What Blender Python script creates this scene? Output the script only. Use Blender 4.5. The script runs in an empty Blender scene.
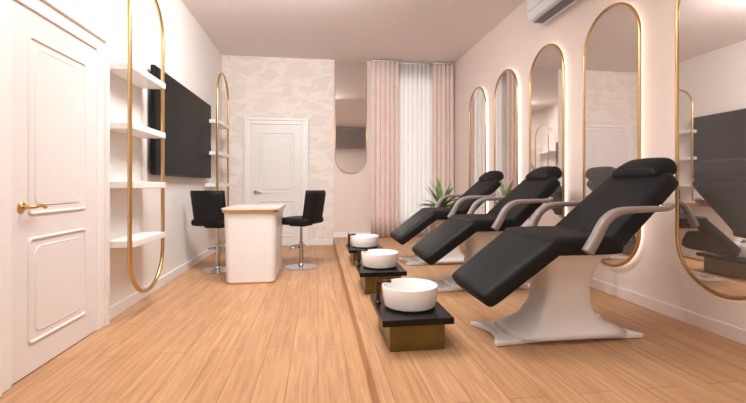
import bpy, bmesh, math, random
from mathutils import Vector, Matrix
random.seed(4)
C = bpy.context.scene.collection

# ------------------------------------------------------------ materials
def lin(c):
    return tuple(((v/255)/12.92 if v/255 <= 0.04045 else ((v/255+0.055)/1.055)**2.4) for v in c)

def mat(name, rgb, rough=0.5, metal=0.0, var=0.04, scale=8.0, bump=0.0, bscale=200, emit=0.0, emitc=None, spec=0.5, sheen=0.0, coat=0.0):
    m = bpy.data.materials.new(name); m.use_nodes = True
    nt = m.node_tree; b = nt.nodes['Principled BSDF']
    c = lin(rgb)
    tc = nt.nodes.new('ShaderNodeTexCoord')
    n = nt.nodes.new('ShaderNodeTexNoise'); n.inputs['Scale'].default_value = scale
    nt.links.new(tc.outputs['Object'], n.inputs['Vector'])
    r = nt.nodes.new('ShaderNodeValToRGB')
    r.color_ramp.elements[0].position = 0.3; r.color_ramp.elements[1].position = 0.7
    r.color_ramp.elements[0].color = (*[max(0, x*(1-var)) for x in c], 1)
    r.color_ramp.elements[1].color = (*[min(1, x*(1+var)) for x in c], 1)
    nt.links.new(n.outputs['Fac'], r.inputs['Fac'])
    nt.links.new(r.outputs['Color'], b.inputs['Base Color'])
    b.inputs['Roughness'].default_value = rough
    b.inputs['Metallic'].default_value = metal
    b.inputs['Specular IOR Level'].default_value = spec
    b.inputs['Coat Weight'].default_value = coat
    if sheen: b.inputs['Sheen Weight'].default_value = sheen
    if emit:
        b.inputs['Emission Color'].default_value = (*lin(emitc or rgb), 1)
        b.inputs['Emission Strength'].default_value = emit
    if bump:
        n2 = nt.nodes.new('ShaderNodeTexNoise'); n2.inputs['Scale'].default_value = bscale
        nt.links.new(tc.outputs['Object'], n2.inputs['Vector'])
        bp = nt.nodes.new('ShaderNodeBump'); bp.inputs['Strength'].default_value = bump
        bp.inputs['Distance'].default_value = 0.002
        nt.links.new(n2.outputs['Fac'], bp.inputs['Height'])
        nt.links.new(bp.outputs['Normal'], b.inputs['Normal'])
    return m

def wood_floor():
    m = bpy.data.materials.new('oak_planks'); m.use_nodes = True
    nt = m.node_tree; b = nt.nodes['Principled BSDF']; N = nt.nodes.new; L = nt.links.new
    tc = N('ShaderNodeTexCoord'); sp = N('ShaderNodeSeparateXYZ'); cb = N('ShaderNodeCombineXYZ')
    L(tc.outputs['Object'], sp.inputs[0]); L(sp.outputs['Y'], cb.inputs['X']); L(sp.outputs['X'], cb.inputs['Y'])
    br = N('ShaderNodeTexBrick'); br.offset = 0.37; br.offset_frequency = 2
    br.inputs['Scale'].default_value = 1.0; br.inputs['Brick Width'].default_value = 1.5
    br.inputs['Row Height'].default_value = 0.15; br.inputs['Mortar Size'].default_value = 0.0018
    br.inputs['Mortar Smooth'].default_value = 0.3
    br.inputs['Color1'].default_value = (*lin((199, 156, 117)), 1)
    br.inputs['Color2'].default_value = (*lin((192, 148, 109)), 1)
    br.inputs['Mortar'].default_value = (*lin((146, 102, 70)), 1)
    L(cb.outputs[0], br.inputs['Vector'])
    row = N('ShaderNodeMath'); row.operation = 'DIVIDE'; row.inputs[1].default_value = 0.15
    L(sp.outputs['X'], row.inputs[0])
    fl = N('ShaderNodeMath'); fl.operation = 'FLOOR'; L(row.outputs[0], fl.inputs[0])
    mu = N('ShaderNodeMath'); mu.operation = 'MULTIPLY'; mu.inputs[1].default_value = 7.31; L(fl.outputs[0], mu.inputs[0])
    ad = N('ShaderNodeCombineXYZ'); L(mu.outputs[0], ad.inputs['X']); L(mu.outputs[0], ad.inputs['Z'])
    va = N('ShaderNodeVectorMath'); va.operation = 'ADD'; L(cb.outputs[0], va.inputs[0]); L(ad.outputs[0], va.inputs[1])
    mp = N('ShaderNodeMapping'); mp.inputs['Scale'].default_value = (1.3, 26, 1)
    L(va.outputs[0], mp.inputs['Vector'])
    n = N('ShaderNodeTexNoise'); n.inputs['Scale'].default_value = 1.7; n.inputs['Detail'].default_value = 8
    n.inputs['Roughness'].default_value = 0.62; n.inputs['Distortion'].default_value = 0.8
    L(mp.outputs[0], n.inputs['Vector'])
    rp = N('ShaderNodeValToRGB'); rp.color_ramp.elements[0].position = 0.32; rp.color_ramp.elements[1].position = 0.62
    rp.color_ramp.elements[0].color = (0.62, 0.52, 0.44, 1); rp.color_ramp.elements[1].color = (1.06, 1.04, 1.02, 1)
    L(n.outputs['Fac'], rp.inputs['Fac'])
    mx = N('ShaderNodeMixRGB'); mx.blend_type = 'MULTIPLY'; mx.inputs['Fac'].default_value = 0.7
    L(br.outputs['Color'], mx.inputs['Color1']); L(rp.outputs['Color'], mx.inputs['Color2'])
    L(mx.outputs[0], b.inputs['Base Color'])
    b.inputs['Roughness'].default_value = 0.42
    b.inputs['Specular IOR Level'].default_value = 0.25
    bp = N('ShaderNodeBump'); bp.inputs['Strength'].default_value = 0.15; bp.inputs['Distance'].default_value = 0.002
    L(n.outputs['Fac'], bp.inputs['Height']); L(bp.outputs['Normal'], b.inputs['Normal'])
    return m

def wallpaper():
    m = bpy.data.materials.new('cloud_wallpaper'); m.use_nodes = True
    nt = m.node_tree; b = nt.nodes['Principled BSDF']; N = nt.nodes.new; L = nt.links.new
    tc = N('ShaderNodeTexCoord'); mp = N('ShaderNodeMapping'); mp.inputs['Scale'].default_value = (1.0, 1, 1.8)
    L(tc.outputs['Object'], mp.inputs['Vector'])
    n = N('ShaderNodeTexNoise'); n.inputs['Scale'].default_value = 2.4; n.inputs['Detail'].default_value = 6
    n.inputs['Distortion'].default_value = 0.5
    L(mp.outputs[0], n.inputs['Vector'])
    r = N('ShaderNodeValToRGB'); r.color_ramp.interpolation = 'LINEAR'
    e = r.color_ramp.elements
    e[0].position = 0.38; e[0].color = (*lin((230, 219, 210)), 1)
    e[1].position = 0.68; e[1].color = (*lin((233, 223, 215)), 1)
    for p, c in ((0.45, (231, 220, 211)), (0.50, (239, 230, 223)), (0.54, (237, 228, 221)), (0.585, (227, 215, 205))):
        x = e.new(p); x.color = (*lin(c), 1)
    L(n.outputs['Fac'], r.inputs['Fac']); L(r.outputs['Color'], b.inputs['Base Color'])
    b.inputs['Roughness'].default_value = 0.7
    return m

M_wood = wood_floor()
M_wp = wallpaper()
M_wallL = mat('wall_paint_cream', (233, 227, 222), 0.75, var=0.01, bump=0.1)
M_wallR = mat('wall_paint_blush', (231, 214, 205), 0.75, var=0.01, bump=0.1)
M_ceil = mat('ceiling_paint', (234, 224, 220), 0.7, var=0.01)
M_trim = mat('trim_white', (238, 234, 231), 0.4, var=0.01)
M_door = mat('door_white_lacquer', (232, 226, 223), 0.4, var=0.01)
M_gold = mat('brushed_brass', (208, 174, 122), 0.28, 1.0, var=0.05)
M_olive = mat('antique_gold_panel', (112, 98, 52), 0.3, 0.6, var=0.14, scale=5)
M_black = mat('black_leather', (16, 16, 18), 0.6, var=0.12, bump=0.3, bscale=160, spec=0.3)
M_blackG = mat('black_stone', (14, 14, 16), 0.3, var=0.2, spec=0.3)
M_screen = mat('tv_screen_glass', (10, 10, 12), 0.4, var=0.05, spec=0.1)
M_bezel = mat('tv_bezel', (13, 13, 14), 0.45, spec=0.25)
M_white = mat('white_ceramic', (243, 240, 238), 0.15, var=0.01, coat=0.3)
M_base = mat('white_gelcoat', (236, 231, 228), 0.3, var=0.01)
M_taupe = mat('taupe_armrest', (148, 136, 130), 0.4, var=0.04)
M_chrome = mat('chrome', (200, 200, 202), 0.18, 1.0)
M_mirror = mat('mirror_silver', (226, 218, 213), 0.02, 0.88, var=0.0)
M_bronze = mat('dark_bronze', (84, 62, 36), 0.3, 0.9)
M_pink = mat('curtain_blush', (234, 213, 205), 0.9, var=0.03, sheen=0.2)
M_marble = mat('stone_tabletop', (226, 206, 190), 0.25, var=0.08, scale=3)
M_led = mat('led_strip', (255, 250, 246), 0.5, emit=3.0)
M_panel = mat('fill_light_diffuser', (255, 250, 246), 0.5, emit=4.0)  # glowing face of the added fill lights
M_cab = mat('walnut_cabinet', (92, 66, 54), 0.4, var=0.15, scale=3)
M_leaf = mat('plant_leaf', (112, 146, 88), 0.5, var=0.3, scale=14)
M_soil = mat('potting_soil', (60, 44, 34), 0.9, var=0.3, bump=0.5)
M_ac = mat('ac_plastic', (226, 228, 232), 0.35, var=0.01)
M_acd = mat('ac_louvre_dark', (96, 98, 104), 0.5)
M_sheer = mat('sheer_voile', (246, 243, 242), 0.9, var=0.01)
nt = M_sheer.node_tree; b = nt.nodes['Principled BSDF']; out = nt.nodes['Material Output']
tr = nt.nodes.new('ShaderNodeBsdfTranslucent'); tr.inputs['Color'].default_value = (0.9, 0.88, 0.86, 1)
ms = nt.nodes.new('ShaderNodeMixShader'); ms.inputs['Fac'].default_value = 0.4
nt.links.new(b.outputs[0], ms.inputs[1]); nt.links.new(tr.outputs[0], ms.inputs[2]); nt.links.new(ms.outputs[0], out.inputs['Surface'])

# ------------------------------------------------------------ helpers
def add(name, me, mats, parent=None, smooth=False):
    o = bpy.data.objects.new(name, me); C.objects.link(o)
    if not isinstance(mats, (list, tuple)): mats = [mats]
    for m in mats: me.materials.append(m)
    if smooth:
        for p in me.polygons: p.use_smooth = True
    if parent: o.parent = parent
    return o

def group(name, loc=(0, 0, 0), rz=0):
    e = bpy.data.objects.new(name, None); e.empty_display_size = 0.1
    e.location = loc; e.rotation_euler = (0, 0, rz); C.objects.link(e); return e

def bevel(o, w, seg=3):
    md = o.modifiers.new('bevel', 'BEVEL'); md.width = w; md.segments = seg; md.limit_method = 'ANGLE'; md.angle_limit = math.radians(35)
    wn = o.modifiers.new('wn', 'WEIGHTED_NORMAL'); wn.keep_sharp = True
    for p in o.data.polygons: p.use_smooth = True
    return o

def box_into(bm, x0, x1, y0, y1, z0, z1, mi=0):
    v = [bm.verts.new(p) for p in ((x0,y0,z0),(x1,y0,z0),(x1,y1,z0),(x0,y1,z0),(x0,y0,z1),(x1,y0,z1),(x1,y1,z1),(x0,y1,z1))]
    for f in ((0,3,2,1),(4,5,6,7),(0,1,5,4),(1,2,6,5),(2,3,7,6),(3,0,4,7)):
        bm.faces.new([v[i] for i in f]).material_index = mi

def boxes(name, lst, mats, parent=None, bev=0):
    bm = bmesh.new()
    for t in lst: box_into(bm, *t)
    me = bpy.data.meshes.new(name); bm.to_mesh(me); bm.free()
    o = add(name, me, mats, parent)
    if bev: bevel(o, bev)
    return o

def prism(name, pts, axis, a, b_, m, parent=None, bev=0, smooth=False):
    def P(p, t):
        return {'x': (t, p[0], p[1]), 'y': (p[0], t, p[1]), 'z': (p[0], p[1], t)}[axis]
    bm = bmesh.new()
    A = [bm.verts.new(P(p, a)) for p in pts]; B = [bm.verts.new(P(p, b_)) for p in pts]
    bm.faces.new(A); bm.faces.new(B[::-1])
    n = len(pts)
    for i in range(n): bm.faces.new((A[i], B[i], B[(i+1) % n], A[(i+1) % n]))
    bmesh.ops.recalc_face_normals(bm, faces=bm.faces)
    me = bpy.data.meshes.new(name); bm.to_mesh(me); bm.free()
    o = add(name, me, m, parent)
    if bev: bevel(o, bev)
    return o

def tube(name, pts, r, m, parent=None, closed=False, seg=10, sq=None):
    pts = [Vector(p) for p in pts]; n = len(pts)
    rs = r if isinstance(r, (list, tuple)) else [r]*n
    tang = []
    for i in range(n):
        a = pts[(i-1) % n] if (closed or i > 0) else pts[i]
        c = pts[(i+1) % n] if (closed or i < n-1) else pts[i]
        tang.append((c-a).normalized())
    up = Vector((0, 0, 1)) if abs(tang[0].z) < 0.9 else Vector((0, 1, 0))
    nrm = (up - tang[0]*up.dot(tang[0])).normalized()
    bm = bmesh.new(); rings = []
    for i in range(n):
        nrm = (nrm - tang[i]*nrm.dot(tang[i])).normalized()
        bi = tang[i].cross(nrm)
        ring = []
        for k in range(seg):
            t = 2*math.pi*k/seg
            ring.append(bm.verts.new(pts[i] + nrm*math.cos(t)*rs[i] + bi*math.sin(t)*rs[i]))
        rings.append(ring)
    for i in range(n if closed else n-1):
        A, B = rings[i], rings[(i+1) % n]
        for k in range(seg): bm.faces.new((A[k], A[(k+1) % seg], B[(k+1) % seg], B[k]))
    if not closed:
        bm.faces.new(rings[0][::-1]); bm.faces.new(rings[-1])
    bmesh.ops.recalc_face_normals(bm, faces=bm.faces)
    me = bpy.data.meshes.new(name); bm.to_mesh(me); bm.free()
    return add(name, me, m, parent, True)

def lathe(name, prof, m, parent=None, loc=(0, 0, 0), seg=40, sharp=False):
    bm = bmesh.new(); rings = []
    for r, z in prof:
        if r < 1e-5: rings.append([bm.verts.new((loc[0], loc[1], loc[2]+z))])
        else: rings.append([bm.verts.new((loc[0]+r*math.cos(2*math.pi*k/seg), loc[1]+r*math.sin(2*math.pi*k/seg), loc[2]+z)) for k in range(seg)])
    for A, B in zip(rings, rings[1:]):
        for k in range(seg):
            k2 = (k+1) % seg
            if len(A) == 1 and len(B) == 1: continue
            if len(A) == 1: bm.faces.new((A[0], B[k], B[k2]))
            elif len(B) == 1: bm.faces.new((A[k], A[k2], B[0]))
            else: bm.faces.new((A[k], A[k2], B[k2], B[k]))
    bmesh.ops.recalc_face_normals(bm, faces=bm.faces)
    me = bpy.data.meshes.new(name); bm.to_mesh(me); bm.free()
    o = add(name, me, m, parent, True)
    md = o.modifiers.new('es', 'EDGE_SPLIT'); md.split_angle = math.radians(40)
    return o

def smooth_path(pts, k=8):
    P = [Vector(p) for p in pts]; out = []
    for i in range(len(P)-1):
        p0 = P[max(i-1, 0)]; p1 = P[i]; p2 = P[i+1]; p3 = P[min(i+2, len(P)-1)]
        for j in range(k):
            t = j/k
            out.append(0.5*((2*p1)+(-p0+p2)*t+(2*p0-5*p1+4*p2-p3)*t*t+(-p0+3*p1-3*p2+p3)*t**3))
    out.append(P[-1]); return out

def pill(c, w, z0, z1, n=16, flat_top=False):
    r = w/2; pts = []
    if flat_top:
        pts += [(c+r, z1), (c-r, z1)]
    else:
        for i in range(n+1):
            t = math.pi*i/n; pts.append((c+r*math.cos(t), z1-r+r*math.sin(t)))
    for i in range(n+1):
        t = math.pi+math.pi*i/n; pts.append((c+r*math.cos(t), z0+r+r*math.sin(t)))
    return pts

def rrect(x0, x1, y0, y1, r, n=6):
    pts = []
    for cx, cy, a in ((x1-r, y1-r, 0), (x0+r, y1-r, 90), (x0+r, y0+r, 180), (x1-r, y0+r, 270)):
        for i in range(n+1):
            t = math.radians(a+90*i/n); pts.append((cx+r*math.cos(t), cy+r*math.sin(t)))
    return pts

# ------------------------------------------------------------ room shell
XL, XR, YB, YF, H = -1.49, 2.255, 6.51, -1.2, 3.0
PX, PH = 0.24, 0.12
T = 0.12
boxes('floor', [(XL-T, XR+T, YF-T, YB+T, -0.1, 0)], M_wood)
boxes('raised_platform', [(PX, XR-0.001, YF+0.001, YB-0.001, 0, PH)], M_wood, bev=0.004)
boxes('ceiling', [(XL-T, XR+T, YF-T, YB+T, H, H+0.1)], M_ceil)
boxes('wall_left', [(XL-T, XL, YF-T, YB+T, 0, H)], M_wallL)
boxes('wall_right', [(XR, XR+T, YF-T, YB+T, 0, H)], M_wallR)
boxes('wall_front', [(XL, XR, YF-T, YF, 0, H)], M_wallL)
WX0, WX1, WZ0, WZ1 = 1.22, 1.95, 0.30, 2.80
boxes('wall_back', [(XL, PX, YB, YB+T, 0, H, 0), (PX, WX0, YB, YB+T, 0, H, 1), (WX1, XR, YB, YB+T, 0, H, 1),
                    (WX0, WX1, YB, YB+T, 0, WZ0, 1), (WX0, WX1, YB, YB+T, WZ1, H, 1)], [M_wp, M_wallR])
wf = 0.05
boxes('window_1', [(WX0, WX1, YB+0.03, YB+0.09, WZ0, WZ0+wf), (WX0, WX1, YB+0.03, YB+0.09, WZ1-wf, WZ1),
                   (WX0, WX0+wf, YB+0.03, YB+0.09, WZ0+wf, WZ1-wf), (WX1-wf, WX1, YB+0.03, YB+0.09, WZ0+wf, WZ1-wf),
                   (1.56, 1.61, YB+0.03, YB+0.09, WZ0+wf, WZ1-wf)], M_trim)
boxes('baseboard_left', [(XL, XL+0.015, 3.03, YB, 0, 0.09), (XL, XL+0.015, YF, 2.0, 0, 0.09)], M_wallL, bev=0.004)
boxes('baseboard_right', [(XR-0.015, XR, YF, YB, PH, PH+0.08)], M_wallR, bev=0.004)
boxes('baseboard_back', [(XL+0.016, -1.15, YB-0.015, YB, 0, 0.09), (-0.15, PX, YB-0.015, YB, 0, 0.09),
                         (PX, XR-0.016, YB-0.015, YB, PH, PH+0.08)], M_trim, bev=0.004)

# ------------------------------------------------------------ doors
def make_door(name, loc, rz, w, h, cas, hside):
    g = group(name, loc, rz)
    boxes('leaf', [(0, w, -0.028, -0.001, 0.006, h)], M_door, g, bev=0.002)
    boxes('casing', [(-cas, 0, -0.04, -0.001, 0, h+cas), (w, w+cas, -0.04, -0.001, 0, h+cas), (0, w, -0.04, -0.001, h, h+cas)], M_trim, g, bev=0.006)
    c2 = cas*0.35
    boxes('casing_outer_bead', [(-cas-0.006, -cas+c2, -0.055, -0.001, 0, h+cas+0.006), (w+cas-c2, w+cas+0.006, -0.055, -0.001, 0, h+cas+0.006),
                    (-cas+c2, w+cas-c2, -0.055, -0.001, h+cas-c2, h+cas+0.006)], M_trim, g, bev=0.006)
    mx = w*0.17
    for (z0, z1) in ((0.16, h*0.37), (h*0.44, h-0.14)):
        for ins, r in ((0, 0.009), (0.045, 0.005)):
            pts = [(x, -0.028, z) for x, z in rrect(mx+ins, w-mx-ins, z0+ins, z1-ins, 0.02+ins*0.5, 5)]
            tube('panel_moulding', pts, r, M_door, g, closed=True, seg=8)
        prism('raised_panel', rrect(mx+0.05, w-mx-0.05, z0+0.05, z1-0.05, 0.03), 'y', -0.032, -0.028, M_door, g, bev=0.002)
    hx = 0.075 if hside < 0 else w-0.075
    d = 1 if hside < 0 else -1
    hz = 0.86
    cyl = [(0.027, 0), (0.027, 0.006), (0.02, 0.012), (0, 0.012)]
    ro = lathe('handle_rose', cyl, M_gold, g, seg=24)
    ro.rotation_euler = (math.pi/2, 0, 0); ro.location = (hx, -0.028, hz)
    tube('handle_lever', smooth_path([(hx, -0.035, hz), (hx, -0.07, hz), (hx+d*0.02, -0.082, hz), (hx+d*0.06, -0.08, hz+0.006), (hx+d*0.10, -0.078, hz-0.006)], 5),
         0.009, M_gold, g)
    return g
make_door('door_1', (XL, 2.13, 0), math.pi/2, 0.75, 1.87, 0.12, -1)
make_door('door_2', (-1.05, YB, 0), 0, 0.80, 1.93, 0.09, -1)

# ------------------------------------------------------------ mirrors on the right wall
for yc in (1.92, 2.80, 3.67, 4.52, 5.38):
    g = group('backlit_mirror', (XR, yc, 0), 0)
    prism('led_backing', pill(0, 0.54, 0.38, 2.31, 24), 'x', -0.028, -0.002, M_led, g)
    prism('glass', pill(0, 0.575, 0.3625, 2.3275, 24), 'x', -0.040, -0.030, M_mirror, g)
    tube('frame', [(-0.038, a, z) for a, z in pill(0, 0.585, 0.357, 2.333, 24)], 0.0125, M_gold, g, closed=True, seg=12)

g = group('ceiling_height_mirror', (0, YB, 0))
pp = pill(0.525, 0.50, 1.165, 2.985, 24, True)
prism('glass', pp, 'y', -0.02, -0.004, M_mirror, g)
tube('frame', [(x, -0.014, z) for x, z in pill(0.525, 0.506, 1.162, 2.985, 24, True)], 0.007, M_gold, g, closed=True, seg=8)

# ------------------------------------------------------------ shelf units on left wall
for y0, y1 in ((3.0, 3.60), (5.46, 6.08)):
    g = group('brass_ring_shelf_unit', (XL, 0, 0))
    yc = (y0+y1)/2
    tube('brass_ring', [(0.185, a, z) for a, z in pill(yc, y1-y0, 0.16, 2.50, 20)], 0.0145, M_gold, g, closed=True, seg=12)
    for k, z in enumerate((0.55, 0.97, 1.39, 1.81)):
        prism('shelf_%d' % (k+1), rrect(0.001, 0.20, y0+0.035, y1+0.03, 0.012, 4), 'z', z-0.024, z+0.024, M_trim, g, bev=0.004)

# ------------------------------------------------------------ TV
g = group('television', (XL, 0, 0))
boxes('wall_bracket', [(0.001, 0.03, 4.4, 4.95, 1.35, 1.75)], M_bezel, g)
boxes('housing', [(0.03, 0.07, 3.74, 5.60, 1.06, 2.03)], M_bezel, g, bev=0.006)
boxes('screen', [(0.0701, 0.0725, 3.755, 5.585, 1.08, 2.015)], M_screen, g)

# ------------------------------------------------------------ curtains
def curtain(name, x0, x1, waves, amp, y, m, z0=PH+0.01, z1=2.96):
    g = group(name, (0, 0, 0))
    bm = bmesh.new(); nx = waves*14; rows = []
    for j in range(9):
        f = j/8; row = []
        for i in range(nx+1):
            u = i/nx
            a = amp*(1.1-0.35*f)*(1+0.25*math.sin(u*9+1))
            yy = y + a*math.sin(2*math.pi*waves*u + 0.5*math.sin(3*u*6.28)+0.25*math.sin(f*3+u*5))
            row.append(bm.verts.new((x0+(x1-x0)*u, yy, z0+(z1-z0)*f)))
        rows.append(row)
    for A, B in zip(rows, rows[1:]):
        for i in range(nx): bm.faces.new((A[i], A[i+1], B[i+1], B[i]))
    me = bpy.data.meshes.new('cloth'); bm.to_mesh(me); bm.free()
    o = add('cloth', me, m, g, True)
    sd = o.modifiers.new('s', 'SOLIDIFY'); sd.thickness = 0.003
    tube('header_rail', [(x0, y, z1+0.012), (x1, y, z1+0.012)], 0.01, M_trim, g)
    return g
curtain('blush_curtain', 0.84, 1.30, 6, 0.022, YB-0.14, M_pink)
curtain('blush_curtain', 1.86, 2.22, 5, 0.022, YB-0.14, M_pink)
curtain('sheer_curtain', 1.24, 1.92, 9, 0.012, YB-0.065, M_sheer)

# ------------------------------------------------------------ reclining pedicure chairs
def cushion(name, p0, p1, th, w0, w1, g, m=M_black, puff=0.012, rnd=0.032, nx=10, ny=8):
    p0 = Vector((p0[0], 0, p0[1])); p1 = Vector((p1[0], 0, p1[1]))
    d = p1-p0; L = d.length; d.normalize(); n = Vector((-d.z, 0, d.x))
    if n.z < 0: n = -n
    bm = bmesh.new()
    bmesh.ops.create_cube(bm, size=1.0)
    bmesh.ops.subdivide_edges(bm, edges=bm.edges[:], cuts=9, use_grid_fill=True)
    r = rnd
    for v in bm.verts:
        s, t, h = v.co.x, v.co.y, v.co.z
        w = w0+(w1-w0)*(s+0.5)
        def rm(a): return math.copysign(0.5*(1-(1-abs(2*a))**1.6), a)
        s2, t2 = rm(s), rm(t)
        q = Vector((s2*L, t2*w, h*th))
        hx, hy, hz = L/2-r, w/2-r, th/2-r
        c = Vector((max(-hx, min(hx, q.x)), max(-hy, min(hy, q.y)), max(-hz, min(hz, q.z))))
        e = q-c
        if e.length > 1e-6: q = c+e.normalized()*min(r, max(e.length, r if (abs(s)>.499 or abs(t)>.499 or abs(h)>.499) else e.length))
        bul = (1-(2*s2)**2)*(1-(2*t2)**2)
        q.z += puff*bul*(1 if h > 0 else -0.2)*abs(2*h)
        v.co = p0+d*(L/2)+d*q.x+Vector((0, 1, 0))*q.y+n*q.z
    bmesh.ops.recalc_face_normals(bm, faces=bm.faces)
    me = bpy.data.meshes.new(name); bm.to_mesh(me); bm.free()
    o = add(name, me, m, g, True)
    sb = o.modifiers.new('sub', 'SUBSURF'); sb.levels = 1; sb.render_levels = 1
    return o

def ribbon(name, pts, w, th, m, g, yoff):
    P = smooth_path([(x, 0, z) for x, z in pts], 7); n = len(P)
    bm = bmesh.new(); rings = []
    for i, p in enumerate(P):
        t = (P[min(i+1, n-1)]-P[max(i-1, 0)]).normalized(); nn = Vector((-t.z, 0, t.x))
        tt = th[0]+(th[1]-th[0])*i/(n-1)
        ring = []
        for a, b_ in ((-0.5, -0.3), (-0.35, -0.5), (0.35, -0.5), (0.5, -0.3), (0.5, 0.3), (0.35, 0.5), (-0.35, 0.5), (-0.5, 0.3)):
            ring.append(bm.verts.new(p+nn*b_*tt+Vector((0, yoff+a*w, 0))))
        rings.append(ring)
    for A, B in zip(rings, rings[1:]):
        for k in range(8): bm.faces.new((A[k], A[(k+1) % 8], B[(k+1) % 8], B[k]))
    bm.faces.new(rings[0][::-1]); bm.faces.new(rings[-1])
    bmesh.ops.recalc_face_normals(bm, faces=bm.faces)
    me = bpy.data.meshes.new(name); bm.to_mesh(me); bm.free()
    return add(name, me, m, g, True)

def recliner(yc):
    g = group('reclining_pedicure_chair', (0, yc, 0))
    cushion('leg_rest', (0.83, 0.375), (1.225, 0.665), 0.095, 0.50, 0.56, g)
    cushion('seat', (1.17, 0.655), (1.58, 0.655), 0.10, 0.56, 0.56, g)
    cushion('backrest', (1.515, 0.645), (1.93, 1.015), 0.10, 0.56, 0.46, g)
    cushion('headrest', (1.85, 1.005), (2.01, 1.095), 0.105, 0.37, 0.32, g, puff=0.02, rnd=0.045)
    boxes('seat_frame', [(1.16, 1.56, -0.2, 0.2, 0.575, 0.615)], M_base, g, bev=0.012)
    secs = [(PH+0.028, 1.02, 1.74, 0.38), (PH+0.05, 1.08, 1.66, 0.33), (PH+0.10, 1.17, 1.57, 0.27), (PH+0.18, 1.225, 1.53, 0.235),
            (PH+0.28, 1.245, 1.525, 0.23), (PH+0.37, 1.24, 1.55, 0.26), (PH+0.43, 1.22, 1.575, 0.31), (PH+0.462, 1.20, 1.585, 0.34)]
    bm = bmesh.new(); rings = []; S = 36
    for z, x0, x1, w in secs:
        ring = []
        for k in range(S):
            t = 2*math.pi*k/S; c, s = math.cos(t), math.sin(t); e = 0.5
            ring.append(bm.verts.new(((x0+x1)/2+(x1-x0)/2*math.copysign(abs(c)**e, c), w/2*math.copysign(abs(s)**e, s), z)))
        rings.append(ring)
    for A, B in zip(rings, rings[1:]):
        for k in range(S): bm.faces.new((A[k], A[(k+1) % S], B[(k+1) % S], B[k]))
    bm.faces.new(rings[0][::-1]); bm.faces.new(rings[-1])
    me = bpy.data.meshes.new('pedestal'); bm.to_mesh(me); bm.free()
    add('pedestal', me, M_base, g, True)
    cn = [(0.90, -0.17), (1.79, -0.17), (1.79, 0.20), (0.90, 0.17)]; pts = []
    for i in range(4):
        a = Vector(cn[i]); c = Vector(cn[(i+1) % 4]); mid = (a+c)/2
        cen = Vector((1.37, 0)); ctrl = mid+(cen-mid)*(0.42 if i % 2 == 0 else 0.30)
        for j in range(12):
            t = (j+0.25)/12.5
            pts.append(tuple((1-t)**2*a+2*t*(1-t)*ctrl+t*t*c))
    prism('base_plate', pts, 'z', PH+0.001, PH+0.03, M_base, g, bev=0.008)
    for s in (-1, 1):
        ribbon('armrest_'+('near' if s < 0 else 'far'), [(1.34, 0.63), (1.385, 0.70), (1.44, 0.79), (1.52, 0.835), (1.66, 0.845), (1.78, 0.85), (1.81, 0.87)], 0.05, (0.05, 0.022), M_taupe, g, s*0.305)
        tube('armrest_pivot', [(1.36, s*0.25, 0.655), (1.36, s*0.30, 0.655)], 0.02, M_chrome, g)
        tube('armrest_mount', [(1.79, s*0.22, 0.86), (1.79, s*0.30, 0.855)], 0.012, M_chrome, g)
for yc in (2.15, 3.22, 4.28): recliner(yc)

# ------------------------------------------------------------ foot basins
def basin(yc):
    g = group('foot_bath_basin', (0.50, yc, PH))
    prism('gold_base', rrect(-0.14, 0.15, -0.19, 0.20, 0.006, 3), 'z', 0.001, 0.145, M_olive, g, bev=0.003)
    prism('plinth_top', rrect(-0.185, 0.185, -0.24, 0.25, 0.008, 3), 'z', 0.145, 0.178, M_blackG, g, bev=0.004)
    lathe('ceramic_bowl', [(0, 0.0), (0.125, 0.0), (0.142, 0.012), (0.152, 0.06), (0.156, 0.112), (0.154, 0.118), (0.148, 0.118), (0.143, 0.108), (0.132, 0.05), (0.10, 0.028), (0.0, 0.022)],
          M_white, g, (0.005, -0.01, 0.179), 48)
    lathe('drain', [(0, 0), (0.02, 0), (0.02, 0.004), (0, 0.004)], M_bronze, g, (0.005, -0.01, 0.202), 20)
    lathe('tap_body', [(0, 0), (0.018, 0), (0.018, 0.01), (0.012, 0.016), (0.012, 0.125), (0, 0.127)], M_bronze, g, (-0.163, 0.06, 0.179), 20)
    tube('tap_spout', [(-0.163, 0.06, 0.285), (-0.13, 0.05, 0.306), (-0.09, 0.04, 0.305)], 0.009, M_bronze, g)
    tube('tap_lever', [(-0.163, 0.06, 0.302), (-0.168, 0.09, 0.318)], 0.006, M_bronze, g)
for yc in (2.19, 3.28, 4.36): basin(yc)

# ------------------------------------------------------------ manicure table
g = group('manicure_table', (-0.665, 4.45, 0))
def rloft(name, secs, m, par, bev=0):
    bm = bmesh.new(); rings = []
    for z, x0, x1, y0, y1, r in secs:
        rings.append([bm.verts.new((x, y, z)) for x, y in rrect(x0, x1, y0, y1, r, 8)])
    n = len(rings[0])
    for A, B in zip(rings, rings[1:]):
        for k in range(n): bm.faces.new((A[k], A[(k+1) % n], B[(k+1) % n], B[k]))
    bm.faces.new(rings[0][::-1]); bm.faces.new(rings[-1])
    bmesh.ops.recalc_face_normals(bm, faces=bm.faces)
    me = bpy.data.meshes.new(name); bm.to_mesh(me); bm.free()
    o = add(name, me, m, par, True); md = o.modifiers.new('e', 'EDGE_SPLIT'); md.split_angle = math.radians(40); return o
rloft('brass_plinth', [(0.001, -0.225, 0.235, -0.40, 0.40, 0.06), (0.018, -0.225, 0.235, -0.40, 0.40, 0.06)], M_gold, g)
rloft('body', [(0.018, -0.23, 0.24, -0.405, 0.405, 0.06), (0.35, -0.238, 0.245, -0.41, 0.41, 0.06), (0.70, -0.25, 0.255, -0.42, 0.42, 0.06)], M_trim, g)
rloft('brass_band', [(0.70, -0.262, 0.275, -0.44, 0.45, 0.06), (0.728, -0.262, 0.275, -0.44, 0.45, 0.06)], M_gold, g)
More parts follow.
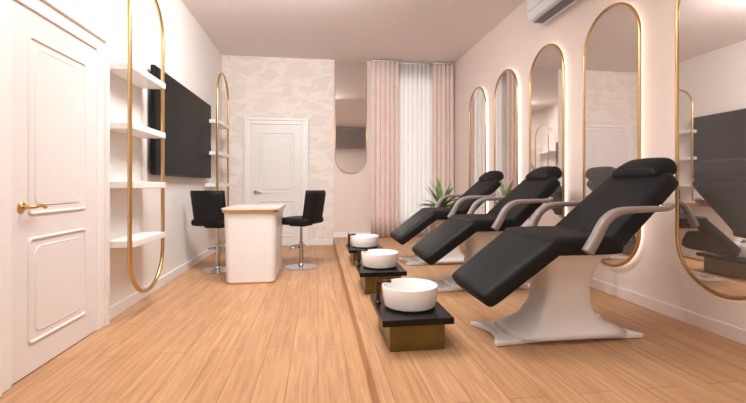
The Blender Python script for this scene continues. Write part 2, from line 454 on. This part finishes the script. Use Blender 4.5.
rloft('stone_top', [(0.728, -0.268, 0.285, -0.45, 0.46, 0.06), (0.745, -0.268, 0.285, -0.45, 0.46, 0.06)], M_marble, g)
boxes('drawer_fronts', [(0.238, 0.252, -0.28, 0.28, 0.50, 0.66), (0.238, 0.250, -0.28, 0.28, 0.30, 0.47)], M_trim, g, bev=0.004)

# ------------------------------------------------------------ salon stools
def stool(loc, rz):
    g = group('salon_stool', loc, rz)
    lathe('floor_disc', [(0, 0.001), (0.19, 0.001), (0.19, 0.008), (0.16, 0.016), (0.04, 0.03), (0.03, 0.05), (0, 0.05)], M_chrome, g)
    lathe('gas_lift', [(0, 0.04), (0.026, 0.04), (0.026, 0.30), (0.016, 0.305), (0.016, 0.50), (0, 0.50)], M_chrome, g, seg=24)
    pts = [(0.14*math.cos(t), 0.14*math.sin(t), 0.24) for t in [math.radians(a) for a in range(-80, 81, 16)]]
    tube('footrest', [(0.0, -0.02, 0.24)]+pts+[(0.0, 0.02, 0.24)], 0.009, M_chrome, g)
    boxes('seat_plate', [(-0.1, 0.1, -0.1, 0.1, 0.49, 0.515)], M_bezel, g, bev=0.004)
    cushion('seat_cushion', (-0.20, 0.555), (0.21, 0.548), 0.08, 0.42, 0.42, g, puff=0.01)
    bm = bmesh.new(); NY, NZ = 16, 16; fr = []; bk = []
    for j in range(NZ+1):
        f = j/NZ; rf = []; rb = []
        for i in range(NY+1):
            u = i/NY*2-1
            w = 0.205*(1+0.06*f)
            wrap = 0.075*abs(u)**3
            lean = -0.06*f
            ch = 0.006*abs(math.sin(f*math.pi*4))
            edge = (1-abs(u)**8)*(1-abs(2*f-1)**10)
            x = -0.20+wrap+lean
            rf.append(bm.verts.new((x+(0.022+ch)*edge, u*w, 0.53+0.38*f)))
            rb.append(bm.verts.new((x-(0.022+ch*0.5)*edge, u*w, 0.53+0.38*f)))
        fr.append(rf); bk.append(rb)
    for j in range(NZ):
        for i in range(NY):
            bm.faces.new((fr[j][i], fr[j][i+1], fr[j+1][i+1], fr[j+1][i]))
            bm.faces.new((bk[j][i], bk[j+1][i], bk[j+1][i+1], bk[j][i+1]))
    bmesh.ops.remove_doubles(bm, verts=bm.verts, dist=0.0005)
    bmesh.ops.recalc_face_normals(bm, faces=bm.faces)
    me = bpy.data.meshes.new('backrest'); bm.to_mesh(me); bm.free()
    add('backrest', me, M_black, g, True)
stool((-1.13, 4.74, 0), math.radians(68))
stool((-0.20, 4.80, 0), math.radians(180-28))

# ------------------------------------------------------------ plant
g = group('potted_dracaena', (1.74, 5.50, PH))
lathe('pot', [(0, 0.001), (0.11, 0.001), (0.12, 0.01), (0.15, 0.33), (0.155, 0.34), (0.145, 0.34), (0.138, 0.30), (0, 0.30)], M_white, g)
lathe('soil', [(0, 0.301), (0.137, 0.305), (0.0, 0.315)], M_soil, g)
tube('stem', smooth_path([(0, 0, 0.30), (0.01, 0, 0.42), (0.0, 0.01, 0.56)], 4), 0.018, M_soil, g)
bm = bmesh.new()
for k in range(34):
    az = k*2.399; el = math.radians(random.uniform(12, 80)); L = random.uniform(0.36, 0.48); W = random.uniform(0.026, 0.038)
    p = Vector((0, 0, random.uniform(0.44, 0.56))); prev = None; S = 9
    for i in range(S+1):
        t = i/S; e = el - t*0.9*(1-el/2.2)
        d = Vector((math.cos(az)*math.cos(e), math.sin(az)*math.cos(e), math.sin(e)))
        side = Vector((-math.sin(az), math.cos(az), 0))
        w = W*math.sin(math.pi*min(1, (t*0.85+0.15)))**0.8 + 0.001
        a = bm.verts.new(p-side*w+Vector((0, 0, w*0.35))); m_ = bm.verts.new(p); c = bm.verts.new(p+side*w+Vector((0, 0, w*0.35)))
        if prev:
            bm.faces.new((prev[0], prev[1], m_, a)); bm.faces.new((prev[1], prev[2], c, m_))
        prev = (a, m_, c); p = p+d*L/S
me = bpy.data.meshes.new('leaves'); bm.to_mesh(me); bm.free()
add('leaves', me, M_leaf, g, True)

# ------------------------------------------------------------ air conditioner
g = group('split_air_conditioner', (XR, 0, 0))
prof = [(-0.001, 2.58), (-0.001, 2.86), (-0.15, 2.86), (-0.19, 2.845), (-0.205, 2.81), (-0.205, 2.66), (-0.185, 2.60), (-0.13, 2.565), (-0.06, 2.56)]
prism('casing', prof, 'y', 2.92, 3.72, M_ac, g, bev=0.008)
boxes('louvre', [(-0.165, -0.07, 2.98, 3.66, 2.556, 2.564)], M_acd, g, bev=0.002)
boxes('front_seam', [(-0.2065, -0.2045, 2.94, 3.70, 2.672, 2.676)], M_acd, g)

# ------------------------------------------------------------ cabinet behind the camera
g = group('high_storage_cabinet', (0, YF, 0))
boxes('carcass', [(XL+0.3, XR-0.3, 0.001, 0.30, 2.25, 2.90)], M_cab, g, bev=0.004)
for k in range(5):
    x0 = XL+0.31+k*0.62
    boxes('cabinet_door_%d' % (k+1), [(x0, x0+0.60, 0.301, 0.318, 2.27, 2.88)], M_cab, g, bev=0.003)
    boxes('pull_%d' % (k+1), [(x0+0.27, x0+0.33, 0.318, 0.33, 2.30, 2.31)], M_gold, g)

# ------------------------------------------------------------ added fill lights under the ceiling, out of view
def fill_light(x, y, w, l, power, tilt=0, zc=H, name='added_ceiling_fill'):  # invented panel fixture around an area light, kept out of frame
    g = group(name, (x, y, zc))
    g.rotation_euler = (math.radians(tilt), 0, 0)
    boxes('housing', [(-w/2-0.02, w/2+0.02, -l/2-0.02, l/2+0.02, -0.03, -0.001)], M_trim, g, bev=0.004)
    boxes('fill_diffuser', [(-w/2, w/2, -l/2, l/2, -0.034, -0.0301)], M_panel, g)
    if tilt:
        for sx in (-0.4, 0.4):
            tube('fill_bracket', [(sx*w, 0, -0.01), (sx*w, 0.0, 0.09)], 0.008, M_trim, g)
    ld = bpy.data.lights.new('fill_area_light', 'AREA'); ld.shape = 'RECTANGLE'; ld.size = w; ld.size_y = l
    ld.energy = power; ld.color = (0.97, 0.98, 1.0)
    o = bpy.data.objects.new('fill_area_light', ld); o.location = (0, 0, -0.04); o.parent = g; C.objects.link(o)
fill_light(-0.25, 3.30, 1.1, 0.30, 60, 50, 2.87, 'added_back_wall_fill')  # unseen tilted fill, added to brighten the back of the room
fill_light(-0.25, 2.50, 1.0, 0.9, 33)  # unseen overhead fills from here on, added to light the room
fill_light(-0.25, 1.15, 1.0, 0.9, 17)
fill_light(-0.25, -0.20, 1.0, 0.9, 13)

# world
w = bpy.data.worlds.new('world'); bpy.context.scene.world = w; w.use_nodes = True
bg = w.node_tree.nodes['Background']; bg.inputs['Color'].default_value = (0.97, 0.98, 1.0, 1); bg.inputs['Strength'].default_value = 2.6

# camera
cd = bpy.data.cameras.new('camera'); cam = bpy.data.objects.new('camera', cd); C.objects.link(cam)
cam.location = (0, 0, 0.97); cam.rotation_euler = (math.pi/2, 0, math.radians(-7.8))
cd.sensor_width = 36; cd.lens = 36*400/746; cd.shift_y = -16.5/746; cd.clip_start = 0.01
bpy.context.scene.camera = cam
bpy.context.scene.view_settings.view_transform = 'Standard'
bpy.context.scene.view_settings.exposure = 0.0
